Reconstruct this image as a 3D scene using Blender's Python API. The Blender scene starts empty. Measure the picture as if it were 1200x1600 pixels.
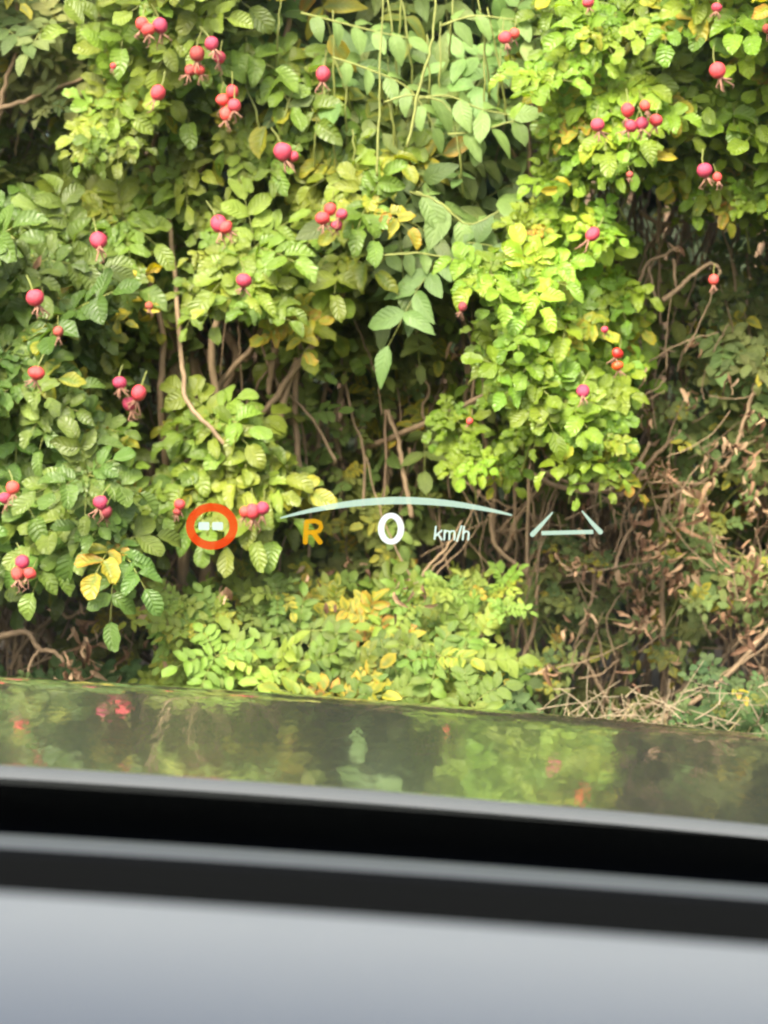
import bpy, math, random
import numpy as np
from mathutils import Vector, Matrix, Euler
R = math.radians
sc = bpy.context.scene
COL = sc.collection
rng = np.random.default_rng(7); random.seed(7)

# ------------------------------------------------ camera, world, sun
PITCH = 4.1; EYE = Vector((0, 0, 1.25)); FPX = 3000.0
cam = bpy.data.cameras.new('camera'); co = bpy.data.objects.new('camera', cam); COL.objects.link(co)
co.location = EYE; co.rotation_euler = (R(90 - PITCH), 0, 0)
cam.sensor_fit = 'HORIZONTAL'; cam.sensor_width = 24; cam.lens = 60
cam.clip_start = 0.02; cam.clip_end = 500
cam.dof.use_dof = True; cam.dof.focus_distance = 2.2; cam.dof.aperture_fstop = 6.8
sc.camera = co
SUN_EL, SUN_AZ = 47, 203     # azimuth: where the sun stands, degrees clockwise from +Y
w = bpy.data.worlds.new('World'); sc.world = w; w.use_nodes = True
nt = w.node_tree; bg = nt.nodes['Background']
sky = nt.nodes.new('ShaderNodeTexSky'); sky.sky_type = 'NISHITA'; sky.sun_disc = False
sky.sun_elevation = R(SUN_EL); sky.sun_rotation = R(SUN_AZ); sky.dust_density = 6.0; sky.air_density = 1.0; sky.ozone_density = 1.0
nt.links.new(sky.outputs[0], bg.inputs[0]); bg.inputs[1].default_value = 0.15
sl = bpy.data.lights.new('sun', 'SUN'); so = bpy.data.objects.new('sun', sl); COL.objects.link(so)
sl.energy = 2.1; sl.angle = R(22); sl.color = (1, .92, .76)
sd = Vector((math.sin(R(SUN_AZ)) * math.cos(R(SUN_EL)), math.cos(R(SUN_AZ)) * math.cos(R(SUN_EL)), math.sin(R(SUN_EL))))
so.rotation_euler = sd.to_track_quat('Z', 'Y').to_euler(); so.location = (0, 0, 6)
sc.view_settings.view_transform = 'Standard'; sc.view_settings.look = 'None'
sc.view_settings.exposure = 1.97; sc.view_settings.gamma = 1
sc.render.engine = 'CYCLES'
sc.cycles.max_bounces = 6; sc.cycles.transparent_max_bounces = 12
sc.cycles.caustics_reflective = False; sc.cycles.caustics_refractive = False
sc.cycles.sample_clamp_indirect = 4

_s, _c = math.sin(R(PITCH)), math.cos(R(PITCH))
def P(px, py, Y):
    """the point of the hedge, Y metres ahead, that stands at this place of the picture"""
    a, b = (px - 600) / FPX, (800 - py) / FPX
    d = Vector((a, _c + b * _s, -_s + b * _c))
    return EYE + d * (Y / d.y)

# ------------------------------------------------ object helpers
def tag(o, label=None, cat=None, group=None, kind=None):
    for k, v in (('label', label), ('category', cat), ('group', group), ('kind', kind)):
        if v: o[k] = v
    return o
def empty(name, loc=(0, 0, 0)):
    o = bpy.data.objects.new(name, None); COL.objects.link(o); o.location = loc; o.empty_display_size = .1
    return o
def link(name, me, mat, parent=None, smooth=True):
    o = bpy.data.objects.new(name, me); COL.objects.link(o)
    if mat: me.materials.append(mat)
    if smooth: me.polygons.foreach_set('use_smooth', [True] * len(me.polygons))
    if parent is not None:
        o.parent = parent
        o.matrix_parent_inverse = Matrix.Translation(-Vector(parent.location))
    return o
def mesh(name, V, F):
    me = bpy.data.meshes.new(name); me.from_pydata([tuple(v) for v in V], [], F); me.update(); return me

# ------------------------------------------------ materials
def newmat(name):
    m = bpy.data.materials.new(name); m.use_nodes = True
    t = m.node_tree; return m, t, t.nodes['Principled BSDF']
def N(t, k, **kw):
    n = t.nodes.new(k)
    for a, v in kw.items(): setattr(n, a, v)
    return n
def mth(t, op, a, b=None):
    n = N(t, 'ShaderNodeMath', operation=op)
    for i, v in enumerate((a, b)):
        if v is None: continue
        if isinstance(v, (int, float)): n.inputs[i].default_value = v
        else: t.links.new(v, n.inputs[i])
    return n.outputs[0]
def leaf_mat(name, rough=.42, veins=6.5, trans=.28, bump=.5, spec=.5):
    m, t, p = newmat(name); L = t.links
    at = N(t, 'ShaderNodeAttribute', attribute_name='col')
    uv = N(t, 'ShaderNodeUVMap', uv_map='uv'); sp = N(t, 'ShaderNodeSeparateXYZ'); L.new(uv.outputs[0], sp.inputs[0])
    au = mth(t, 'ABSOLUTE', mth(t, 'SUBTRACT', sp.outputs[0], .5))
    v = mth(t, 'SUBTRACT', mth(t, 'MULTIPLY', sp.outputs[1], veins), mth(t, 'MULTIPLY', au, veins * .55))
    saw = mth(t, 'ABSOLUTE', mth(t, 'SUBTRACT', mth(t, 'FRACT', v), .5))          # .5 at a vein, 0 between
    vein = mth(t, 'POWER', mth(t, 'MULTIPLY', saw, 2), 5)
    mid = mth(t, 'MAXIMUM', mth(t, 'SUBTRACT', 1, mth(t, 'MULTIPLY', au, 18)), 0)
    k = mth(t, 'MAXIMUM', mth(t, 'MULTIPLY', vein, .35), mid)
    geo = N(t, 'ShaderNodeTexCoord'); no = N(t, 'ShaderNodeTexNoise'); no.inputs['Scale'].default_value = 70; no.inputs['Detail'].default_value = 3
    L.new(geo.outputs['Object'], no.inputs['Vector'])
    hs = N(t, 'ShaderNodeHueSaturation'); L.new(at.outputs['Color'], hs.inputs['Color'])
    L.new(mth(t, 'ADD', .75, mth(t, 'MULTIPLY', no.outputs[0], .5)), hs.inputs['Value'])
    mx = N(t, 'ShaderNodeMix', data_type='RGBA', blend_type='MIX'); L.new(mth(t, 'MULTIPLY', k, .25), mx.inputs[0])
    L.new(hs.outputs[0], mx.inputs[6])
    br = N(t, 'ShaderNodeMix', data_type='RGBA', blend_type='MULTIPLY'); br.inputs[0].default_value = 1
    L.new(hs.outputs[0], br.inputs[6]); br.inputs[7].default_value = (2.2, 1.9, 2.2, 1); L.new(br.outputs[2], mx.inputs[7])
    L.new(mx.outputs[2], p.inputs['Base Color'])
    p.inputs['Roughness'].default_value = rough; p.inputs['Specular IOR Level'].default_value = spec
    bp = N(t, 'ShaderNodeBump'); bp.inputs['Strength'].default_value = bump; bp.inputs['Distance'].default_value = .003
    L.new(mth(t, 'SUBTRACT', mth(t, 'MULTIPLY', no.outputs[0], .4), mth(t, 'MAXIMUM', mth(t, 'MULTIPLY', saw, 1.6), mid)), bp.inputs['Height'])
    L.new(bp.outputs[0], p.inputs['Normal'])
    tr = N(t, 'ShaderNodeBsdfTranslucent'); hs2 = N(t, 'ShaderNodeHueSaturation'); hs2.inputs['Hue'].default_value = .49; hs2.inputs['Value'].default_value = 1.6; hs2.inputs['Saturation'].default_value = 1.1
    L.new(mx.outputs[2], hs2.inputs['Color']); L.new(hs2.outputs[0], tr.inputs[0])
    ms = N(t, 'ShaderNodeMixShader'); ms.inputs[0].default_value = trans
    L.new(p.outputs[0], ms.inputs[1]); L.new(tr.outputs[0], ms.inputs[2]); L.new(ms.outputs[0], t.nodes['Material Output'].inputs[0])
    return m
def plain(name, col, rough=.5, metal=0, noise=0, nscale=20, spec=.5, coat=0, stretch=None):
    m, t, p = newmat(name)
    p.inputs['Base Color'].default_value = (*col, 1); p.inputs['Roughness'].default_value = rough
    p.inputs['Metallic'].default_value = metal; p.inputs['Specular IOR Level'].default_value = spec
    p.inputs['Coat Weight'].default_value = coat; p.inputs['Coat Roughness'].default_value = .03
    tc = N(t, 'ShaderNodeTexCoord'); mp = N(t, 'ShaderNodeMapping'); t.links.new(tc.outputs['Object'], mp.inputs[0])
    if stretch: mp.inputs['Scale'].default_value = stretch
    n = N(t, 'ShaderNodeTexNoise'); n.inputs['Scale'].default_value = nscale; n.inputs['Detail'].default_value = 5
    t.links.new(mp.outputs[0], n.inputs['Vector'])
    if noise:
        cr = N(t, 'ShaderNodeMix', data_type='RGBA')
        cr.inputs[6].default_value = (*[c * (1 - noise) for c in col], 1); cr.inputs[7].default_value = (*[min(1, c * (1 + noise)) for c in col], 1)
        t.links.new(n.outputs[0], cr.inputs[0]); t.links.new(cr.outputs[2], p.inputs['Base Color'])
        b = N(t, 'ShaderNodeBump'); b.inputs['Strength'].default_value = min(1, noise); b.inputs['Distance'].default_value = .003
        t.links.new(n.outputs[0], b.inputs['Height']); t.links.new(b.outputs[0], p.inputs['Normal'])
    return m
M = {}
M['rose'] = leaf_mat('rugose_rose_leaf', .42, 6.5, .36, .45, .48)
M['smooth'] = leaf_mat('smooth_leaf', .5, 7.5, .34, .3, .4)
M['dull'] = leaf_mat('dull_leaf', .6, 6, .32, .3, .3)
M['dry'] = leaf_mat('dry_leaf', .8, 6, .2, .6, .2)
M['grass'] = leaf_mat('grass_blade', .55, 1, .3, .1, .4)
M['bark'] = plain('brown_bark', (.20, .13, .08), .85, noise=.6, nscale=60, stretch=(1, 1, .25))
M['cane'] = plain('grey_brown_cane', (.25, .17, .10), .8, noise=.5, nscale=80, stretch=(1, 1, .3))
M['pale'] = plain('pale_dry_stem', (.27, .21, .13), .8, noise=.4, nscale=60)
M['green_stem'] = plain('green_stem', (.20, .22, .05), .6, noise=.3, nscale=60)
M['hip'] = plain('red_rose_hip', (.60, .05, .08), .5, noise=.4, nscale=90, spec=.6)
M['hip_orange'] = plain('orange_rose_hip', (.75, .09, .02), .30, noise=.2, nscale=90, spec=.6)
M['hip_dull'] = plain('dull_rose_hip', (.36, .05, .045), .5, noise=.4, nscale=90)
M['sepal'] = plain('dried_sepal', (.34, .17, .11), .8, noise=.4, nscale=120)
M['earth'] = plain('hedge_bank_earth', (.10, .08, .05), .95, noise=.6, nscale=9)

# ------------------------------------------------ leaf geometry
def template(ws, fold, curl, ss=None):
    n = len(ws); ss = ss or [i / (n - 1) for i in range(n)]
    V, U = [], []
    for s, h in zip(ss, ws):
        for k in (-1, 0, 1):
            V.append((k * h, s, abs(k) * h * fold - curl * s * s)); U.append((.5 + .5 * k, s))
    F = []
    for i in range(n - 1):
        for k in (0, 1):
            a = i * 3 + k; F.append((a, a + 1, a + 4, a + 3))
    edge = np.array([abs(u[0] - .5) * 2 for u in U]); tip = np.array([u[1] for u in U])
    return np.array(V), np.array(F), np.array(U), np.maximum(edge, tip ** 3)
T = {
 'rose': template([.02, .19, .29, .325, .29, .17, .02], .42, .28, [0, .14, .34, .56, .78, .93, 1]),
 'lance': template([.02, .16, .22, .19, .11, .01], .22, .25, [0, .18, .4, .62, .84, 1]),
 'ovate': template([.02, .24, .30, .24, .01], .25, .2, [0, .2, .45, .75, 1]),
 'dry': template([.02, .12, .15, .10, .01], 1.1, .7, [0, .2, .5, .8, 1]),
 'far': template([.03, .3, .24, .01], .25, .2, [0, .3, .7, 1]),
}
class Leaves:
    """collects the leaflets of one plant and builds them as one foliage mesh"""
    def __init__(s, tpl): s.t = tpl; s.o = []; s.b = []; s.c = []; s.a = []
    def add(s, o, Y, Z, L, col, age=0, W=1):
        Y = Y.normalized(); X = Y.cross(Z)
        if X.length < 1e-4: X = Vector((1, 0, 0))
        X.normalize(); Z = X.cross(Y)
        s.o.append(o[:]); s.b.append((X * (L * W), Y * L, Z * L)); s.c.append(col); s.a.append(age)
    def build(s, name, mat, parent):
        V, F, U, E = T[s.t]; n = len(s.o); k = len(V)
        B = np.array([[tuple(x) for x in b] for b in s.b]); O = np.array(s.o)
        B[:, 2] *= rng.uniform(.3, 2.2, n)[:, None]; B[:, 0] *= rng.uniform(.8, 1.12, n)[:, None]      # some flat, some curled, broad and narrow
        B[:, 1] += B[:, 0] * rng.normal(0, .12, n)[:, None]
        W = np.einsum('vi,nij->nvj', V, B) + O[:, None, :]
        W = W + rng.normal(0, 1, W.shape) * (.0013 if s.t == 'rose' else .0008)
        FF = (F[None] + (np.arange(n) * k)[:, None, None]).reshape(-1, 4)
        me = bpy.data.meshes.new(name)
        me.vertices.add(n * k); me.vertices.foreach_set('co', W.astype('f').ravel())
        me.loops.add(len(FF) * 4); me.loops.foreach_set('vertex_index', FF.astype('i').ravel())
        me.polygons.add(len(FF)); me.polygons.foreach_set('loop_start', np.arange(len(FF), dtype='i') * 4)
        me.update(calc_edges=True)
        uv = me.uv_layers.new(name='uv'); uv.data.foreach_set('uv', np.tile(U, (n, 1))[FF.ravel()].astype('f').ravel())
        C = np.array(s.c)[:, None, :] * np.ones((1, k, 1)); A = (np.array(s.a)[:, None] * E[None])[..., None]
        yel = np.array([.42, .36, .03]); brn = np.array([.40, .16, .03])
        A1 = np.clip(A * 1.3, 0, 1); A2 = np.clip((A - .8) * 3, 0, 1)
        C = C * (1 - A1) + yel * A1; C = C * (1 - A2) + brn * A2
        C = np.concatenate([C, np.ones(C.shape[:2] + (1,))], 2)
        at = me.color_attributes.new('col', 'FLOAT_COLOR', 'POINT'); at.data.foreach_set('color', np.clip(C, 0, 1).astype('f').ravel())
        me.validate()
        return link(name, me, mat, parent)

class Tubes:
    def __init__(s): s.V = []; s.F = []
    def add(s, pts, r0, r1=None, sides=6):
        r1 = r0 if r1 is None else r1; pts = [Vector(p) for p in pts]; n = len(pts); b = len(s.V)
        for i, p in enumerate(pts):
            d = (pts[min(i + 1, n - 1)] - pts[max(i - 1, 0)]).normalized()
            a = d.cross(Vector((.3, 1, .2))).normalized(); c = d.cross(a)
            r = r0 + (r1 - r0) * i / (n - 1)
            for k in range(sides):
                t = 2 * math.pi * k / sides
                s.V.append(p + a * (r * math.cos(t)) + c * (r * math.sin(t)))
        for i in range(n - 1):
            for k in range(sides):
                k2 = (k + 1) % sides
                s.F.append((b + i * sides + k, b + i * sides + k2, b + (i + 1) * sides + k2, b + (i + 1) * sides + k))
        s.F.append(tuple(range(b + sides - 1, b - 1, -1))); s.F.append(tuple(range(b + (n - 1) * sides, b + n * sides)))
    def build(s, name, mat, parent=None): return link(name, mesh(name, s.V, s.F), mat, parent)
def smooth(pts, n=4, jit=0):
    pts = [Vector(p) for p in pts]; out = []
    q = [pts[0]] + pts + [pts[-1]]
    for i in range(1, len(q) - 2):
        for k in range(n):
            t = k / n; a, b, c, d = q[i - 1:i + 3]
            v = .5 * ((2 * b) + (c - a) * t + (2 * a - 5 * b + 4 * c - d) * t * t + (3 * b - a - 3 * c + d) * t ** 3)
            if jit and (i > 1 or k): v += Vector((random.gauss(0, jit), random.gauss(0, jit), random.gauss(0, jit)))
            out.append(v)
    out.append(pts[-1]); return out
def rv(s=1): return Vector((random.gauss(0, s), random.gauss(0, s), random.gauss(0, s)))

# ------------------------------------------------ the ground: tarmac, then a grassy bank that carries the hedge
BANK = .60
def gz(x, y):
    t = max(0, min(1, (y - 2.75) / .42)); t = t * t * (3 - 2 * t)
    return BANK * t + .025 * math.sin(x * 2.3 + y) * t + .012 * math.sin(x * 9 + y * 5) * t
xs = sorted(set([-60, -30, -15, -8] + [i * .12 - 5 for i in range(84)] + [8, 15, 30, 60]))
ys = sorted(set([-60, -20, -8, -3, 0, 2] + [2.6 + i * .07 for i in range(30)] + [5, 5.6, 6.5, 9, 15, 30, 60]))
V = [(x, y, gz(x, y)) for y in ys for x in xs]; nx = len(xs)
F = [(j * nx + i, j * nx + i + 1, (j + 1) * nx + i + 1, (j + 1) * nx + i) for j in range(len(ys) - 1) for i in range(nx - 1)]
tag(link('ground', mesh('ground', V, F), M['earth']), kind='structure')
M['tarmac'] = plain('tarmac', (.055, .055, .055), .9, noise=.4, nscale=150)
tag(link('road', mesh('road', [(-20, -20, .004), (20, -20, .004), (20, 2.6, .004), (-20, 2.6, .004)], [(0, 1, 2, 3)]), M['tarmac']), kind='structure')

# ------------------------------------------------ the plants
MAP = [
 'ooobbbbbmmeeeeeeeccccccc',
 'ooobbbbbbeeeeeeeeccccccc',
 'ooobbbbbbbeeeeemmccccccc',
 'kobbbbbbbbeeeeeekccccccc',
 'mkbbkbkbbbbbeeeekccccccc',
 'mmbmkbkmbbbeeeekkccccccc',
 'mmbbmbbbkbbbeeeeccknnccc',
 'aabbmbbbbbbmeeeeccccktnk',
 'aaambkbbbbbmeeecccctttrr',
 'aaaabkbbbbmmmmkcccccttrr',
 'aaabbkkkbbmmmmkccccckrrr',
 'aakbbkkkkmmmmmkccccckrrr',
 'aabbbkkkkkmmmkkmcccctrrr',
 'aaabbkbkkmkmkkckccctrrrr',
 'aaaabkbbbkkmkkmckkcktrrr',
 'aaaabkbbbkmmkmkkkkkttrrr',
 'aaaaakkmkmpppmkttkktrrrt',
 'aaammkkkkmpppppkkrrtrrrr',
 'mmkqqppppppppppprrkrtrrr',
 'kkmqqppppppppppprrrkrrrr',
 'kkmmkpppppppppppkrrrrrtt',
 'ggggpppppppppppgrrtttggg',
 'gggggggggggggggggttttggg',
]
NR = len(MAP)
MAP = [list(r_) for r_ in MAP]
for j_, i_ in ((11, 4), (12, 4), (13, 4), (12, 10), (14, 9), (16, 10), (16, 12), (17, 13), (17, 14), (12, 5)): MAP[j_][i_] = 'k'
for j_, i_ in ((16, 11), (17, 10), (17, 11), (17, 12)): MAP[j_][i_] = 'm'
def cell(i, j):
    if i < 0: i = -i - 1
    i %= 48
    if i > 23: i = 47 - i
    if j < 0: j = -j - 1
    return MAP[min(j, NR - 1)][i]
# key: depth, template, leaflet length, width factor, leaflet pairs, leaves per rosette, rosettes per cell, base colour, yellowing, facing spread
KINDS = {
 'a': dict(Y=3.18, t='rose', L=.041, W=1.0, pr=3, nl=(6, 7), n=2.4, col=(.108, .176, .029), age=.06, mat='rose'),
 'b': dict(Y=3.34, t='rose', L=.043, W=1.0, pr=3, nl=(6, 7), n=2.3, col=(.142, .207, .026), age=.10, mat='rose'),
 'c': dict(Y=3.22, t='rose', L=.033, W=1.1, pr=3, nl=(6, 8), n=2.9, col=(.160, .262, .020), age=.12, mat='rose'),
 'e': dict(Y=3.44, t='lance', L=.058, W=1.25, pr=3, nl=(2, 4), n=1.7, col=(.135, .205, .055), age=.05, mat='smooth'),
 'o': dict(Y=3.50, t='ovate', L=.034, W=1.0, pr=3, nl=(3, 5), n=2.0, col=(.130, .165, .048), age=.10, mat='dull'),
 'm': dict(Y=3.56, t='ovate', L=.040, W=1.0, pr=3, nl=(3, 5), n=1.6, col=(.117, .160, .032), age=.14, mat='dull'),
 'r': dict(Y=3.50, t='ovate', L=.026, W=1.1, pr=2, nl=(3, 6), n=3.3, col=(.115, .160, .045), age=.15, mat='dull'),
 'p': dict(Y=3.26, t='ovate', L=.028, W=.98, pr=4, nl=(4, 6), n=3.4, col=(.135, .203, .028), age=.16, mat='smooth'),
 'q': dict(Y=3.45, t='ovate', L=.020, W=1.0, pr=4, nl=(4, 6), n=2.4, col=(.110, .105, .032), age=.30, mat='dull'),
 'g': dict(Y=3.22, t='ovate', L=.026, W=1.2, pr=2, nl=(3, 5), n=1.2, col=(.075, .135, .040), age=.10, mat='dull'),
}
def rosette(lv, tw, c, A, k, colf, droop=.5, scale=1.0, yellow=False):
    A = A.normalized(); u = A.cross(Vector((.1, .2, 1))).normalized(); v = A.cross(u)
    nl = random.randint(*k['nl']); ph = random.random() * 6.28
    base = Vector(k['col']) * colf
    for i in range(nl):
        az = ph + i * 2.4 + random.gauss(0, .2)
        el = R(random.uniform(8, 48)); el *= .75; rad = u * math.cos(az) + v * math.sin(az)
        D = (rad * math.cos(el) + A * math.sin(el) + rv(.1)).normalized()
        L = k['L'] * scale * random.uniform(.78, 1.18); pr = k['pr'] + (random.random() < .3) - (random.random() < .25); pr = max(1, pr)
        sp = L * .50; Lr = sp * (pr + .9)
        age = 0
        if random.random() < k['age']: age = random.uniform(.2, 1.0)
        if yellow: age = random.uniform(.7, 1.1)
        cf = base * random.uniform(.82, 1.2); cf.x *= random.uniform(.85, 1.25)
        def pos(t): return c + D * (Lr * t) + Vector((0, 0, -droop * Lr * t * t * .6))
        def dr(t): return (D + Vector((0, 0, -droop * t * 1.2))).normalized()
        if tw is not None: tw.add([pos(0), pos(.5), pos(1)], .0011 * scale, .0007 * scale, 3)
        for q in range(pr + 1):
            t = (.9 + q) / (pr + .9) if q < pr else 1.0
            d = dr(t); Nn = (A - d * A.dot(d)).normalized(); S = d.cross(Nn)
            if q == pr:
                lv.add(pos(1), d + rv(.07), Nn + rv(.15), L * 1.05, tuple(cf), age, k['W']); continue
            p0 = pos((.55 + q) / (pr + .9)); fs = .78 + .25 * q / max(1, pr - 1) if pr > 1 else .9
            for sg in (-1, 1):
                if random.random() < .03: continue
                cc = cf * random.uniform(.9, 1.12)
                lv.add(p0, d * .52 + S * (sg * .85) + Nn * random.uniform(.0, .3) + rv(.07), Nn - S * sg * .15 + rv(.13), L * fs * random.uniform(.88, 1.08), tuple(cc), age * random.uniform(.6, 1.2), k['W'])

plants = {}
def plant(key, name, base, label, cat, group=None):
    o = empty(name, base); tag(o, label, cat, group)
    plants[key] = dict(root=o, lv=None, tw=Tubes(), stem=Tubes(), canes=[], base=Vector(base), tips=[], nodes=[])
    if key in KINDS: plants[key]['lv'] = Leaves(KINDS[key]['t'])
    return o
def bz(x, y): return (x, y, gz(x, y) - .02)
plant('a', 'rose_bush', bz(-.62, 3.6), 'dark green rose bush with red hips filling the left edge of the hedge', 'rose bush', 'rose bushes in the hedge')
plant('b', 'rose_bush', bz(-.26, 3.85), 'mid green rose bush arching over the tangle of bare brown canes, hips in bunches', 'rose bush', 'rose bushes in the hedge')
plant('c', 'rose_bush', bz(.42, 3.75), 'yellow green rose bush with small crowded leaves hanging above the dry brown twigs', 'rose bush', 'rose bushes in the hedge')
plant('e', 'ash_shrub', bz(.10, 3.95), 'tall shrub with long pointed blue green leaflets between the rose bushes', 'shrub')
plant('o', 'olive_shrub', bz(-.85, 4.0), 'thin olive green shrub with pale twigs in the top left corner', 'shrub')
plant('m', 'undergrowth_shrub', bz(.02, 4.1), 'dull green shrub deep inside the hedge behind the roses', 'shrub')
plant('r', 'bramble_bush', bz(.80, 3.85), 'dark small leaved bramble with many withered leaves at the right edge', 'bramble')
plant('p', 'low_shrub', bz(-.02, 3.5), 'low bright yellow green shrub spreading over the bank right behind the bonnet', 'shrub')
plant('q', 'withered_shrub', bz(-.45, 3.75), 'small brownish shrub with tiny leaves left of the low bright shrub', 'shrub')
plant('g', 'clover_patch', bz(0, 3.2), None, None)
plants['g']['root']['kind'] = 'stuff'; tag(plants['g']['root'], 'low green weeds covering the top of the bank', 'weeds')

def bulge(x, z):
    return .07 * math.sin(x * 6.1 + 1.3) * math.sin(z * 7.3 + .4) + .04 * math.sin(x * 15 + z * 11)
CELL = 50; taken = {}
gaps = []
for j in range(-6, NR):
    for i in range(-9, 33):
        ch = cell(i, j); px, py = (i + .5) * CELL, (j + .5) * CELL
        if ch in 'ktn':
            gaps.append((px, py, ch))
            for _ in range(random.choice((0, 1, 1, 2)) if 430 < px < 800 else int(random.random() < .45)):
                k = KINDS['m']; c = P(px + random.uniform(-25, 25), py + random.uniform(-25, 25), random.uniform(3.5, 4.1))
                rosette(plants['m']['lv'], plants['m']['tw'], c, Vector((random.gauss(0, .5), -.8, .5)) + rv(.3), k, random.uniform(.6, 1.0)); plants['m']['tips'].append(c)
            continue
        k = KINDS[ch]; pl = plants[ch]
        inside = -100 < px < 1300 and py > -100
        gp = [(a_, b_) for a_, b_ in ((1, 0), (-1, 0), (0, 1), (0, -1)) if cell(i + a_, j + b_) in 'ktn']
        below = any(cell(i + a_, j + 1) in 'ktn' for a_ in (-1, 0, 1)) or cell(i, j + 2) in 'ktn'
        sc_ = .64 if gp else .85 if below else 1.0
        dmin = {'a': 52, 'b': 54, 'c': 40, 'e': 46, 'o': 40, 'm': 46, 'r': 34, 'p': 37, 'q': 32, 'g': 34}[ch] * (.8 if gp else 1) * (1 if inside else 1.15)
        for q in range(9):                   # outer rosettes, kept apart so that each one reads
            x, y = px + random.uniform(-25, 25), py + random.uniform(-25, 25)
            if gp: x -= 12 * sum(g_[0] for g_ in gp); y -= 12 * sum(g_[1] for g_ in gp)
            if below: y -= 14
            near = [z_ for bi in (-2, -1, 0, 1, 2) for bj in (-2, -1, 0, 1, 2) for z_ in taken.get((i + bi, j + bj), ())]
            if any((x - a_) ** 2 + (y - b_) ** 2 < dmin * dmin for a_, b_ in near): continue
            taken.setdefault((i, j), []).append((x, y))
            Y = k['Y'] + random.uniform(-.08, .10)
            if ch == 'p': Y += max(-.12, min(.16, (980 - y) / 200 * .2))
            c = P(x, y, Y); c.y += bulge(c.x, c.z); c.z = max(c.z, gz(c.x, c.y) + .03)
            A = Vector((random.gauss(-.08, .27), -.9, random.uniform(.30, .80)))
            yel = random.random() < {'b': .02, 'c': .03, 'p': .05, 'm': .02, 'q': .08}.get(ch, 0)
            f = math.exp(random.gauss(0, .16)) * (1 + .2 * math.sin(c.x * 11 + c.z * 7))
            rosette(pl['lv'], pl['tw'] if inside else None, c, A, k, f, droop=random.uniform(.2, .55), yellow=yel, scale=sc_ * random.uniform(.85, 1.15))
            pl['tips'].append(c)
        for q in range(2 if not gp else 1):                   # inner leaves behind the outer ones
            Y = k['Y'] + random.uniform(.14, .36)
            c2 = P(px + random.uniform(-30, 30), py + random.uniform(-30, 30) - (14 if below else 0), Y); c2.z = max(c2.z, gz(c2.x, c2.y) + .02)
            rosette(pl['lv'], None, c2, Vector((random.gauss(0, .4), -.85, random.uniform(.2, .8))), k, random.uniform(.8, 1.1), scale=sc_ * .95); pl['tips'].append(c2)

# twigs and canes: every plant's rosettes hang on canes that rise from its base
for key, pl in plants.items():
    if key == 'g': continue
    tips = pl['tips']; random.shuffle(tips)
    ncan = {'a': 16, 'b': 22, 'c': 20, 'e': 12, 'o': 12, 'm': 16, 'r': 18, 'p': 18, 'q': 8}[key]
    nodes = []
    for tpt in tips[:ncan]:
        b0 = pl['base'] + Vector((random.gauss(0, .09) + (tpt.x - pl['base'].x) * random.uniform(.1, .6), random.uniform(-.05, .25), 0))
        b0.z = gz(b0.x, b0.y) - .02
        mid = b0.lerp(tpt, .55) + Vector((random.gauss(0, .03), random.uniform(.10, .22), .10 + (tpt.z - b0.z) * .15))
        pts = smooth([b0, b0.lerp(mid, .5) + rv(.02), mid, mid.lerp(tpt, .6) + Vector((0, .05, .03)) + rv(.015), tpt + Vector((0, .03, 0))], 5, .002)
        tc_ = Tubes(); tc_.add(pts, random.uniform(.004, .008), .0018, 6); pl['canes'].append(tc_); nodes += pts[6:]
    for tpt in tips[ncan:]:
        if abs(tpt.x) > 1.0: continue
        nb = min(random.sample(nodes, min(70, len(nodes))), key=lambda q: (q - tpt).length)
        if (nb - tpt).length > .26: nb = tpt + Vector((random.gauss(0, .04), .14, -.08))
        m_ = tpt.lerp(nb, .5) + Vector((0, .05, random.uniform(-.02, .04)))
        pl['tw'].add(smooth([nb, m_, tpt], 3), .0024, .0014, 4)

# branches one can tell apart in the photograph (bush, material list, points, radius)
def br(key, pts, Y, r0, r1=None, wob=.0009, store='cane'):
    Ys = Y if isinstance(Y, (list, tuple)) else [Y] * len(pts)
    if store == 'cane': T_ = Tubes(); plants[key]['canes'].append(T_)
    else: T_ = plants[key][store]
    T_.add(smooth([P(x, y, yy) for (x, y), yy in zip(pts, Ys)], 6, wob), r0, r1 or r0 * .7, 8)
br('b', [(262, 330), (272, 420), (284, 560), (292, 625), (330, 670), (372, 722), (395, 770)], [3.4, 3.38, 3.32, 3.27, 3.25, 3.27, 3.36], .0045, .0035)
br('b', [(545, 430), (515, 500), (455, 585), (415, 640), (368, 690)], 3.42, .007, .005)
br('b', [(465, 560), (445, 620), (420, 730), (405, 790)], 3.43, .0065, .006)
br('b', [(430, 545), (422, 590), (420, 615)], 3.45, .007)
br('b', [(300, 560), (310, 640), (318, 760), (322, 900), (330, 1000)], 3.56, .014, .018)
br('b', [(250, 980), (245, 900), (238, 800), (230, 700)], 3.55, .015, .011)
br('b', [(285, 930), (288, 800), (280, 640), (262, 480), (270, 380)], 3.5, .012, .009)
br('b', [(212, 935), (260, 880), (330, 840), (420, 770)], 3.6, .007, .004)
br('b', [(350, 520), (370, 560), (340, 640), (335, 760)], 3.6, .010)
br('c', [(560, 705), (620, 680), (665, 660), (728, 632), (790, 600)], [3.6, 3.5, 3.46, 3.42, 3.4], .006, .004)
br('b', [(355, 470), (330, 540), (345, 640), (385, 760)], 3.42, .006, .008)
br('b', [(500, 470), (470, 540), (462, 640), (470, 770)], 3.48, .005, .006)
br('b', [(420, 480), (395, 540), (345, 600), (310, 690)], 3.46, .0045, .006)
br('b', [(225, 420), (255, 520), (250, 620), (262, 760)], 3.4, .005, .007)
br('m', [(602, 640), (603, 720), (598, 790)], 3.5, .003)
br('m', [(553, 500), (575, 550), (592, 600), (596, 650)], 3.45, .0015)
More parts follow.
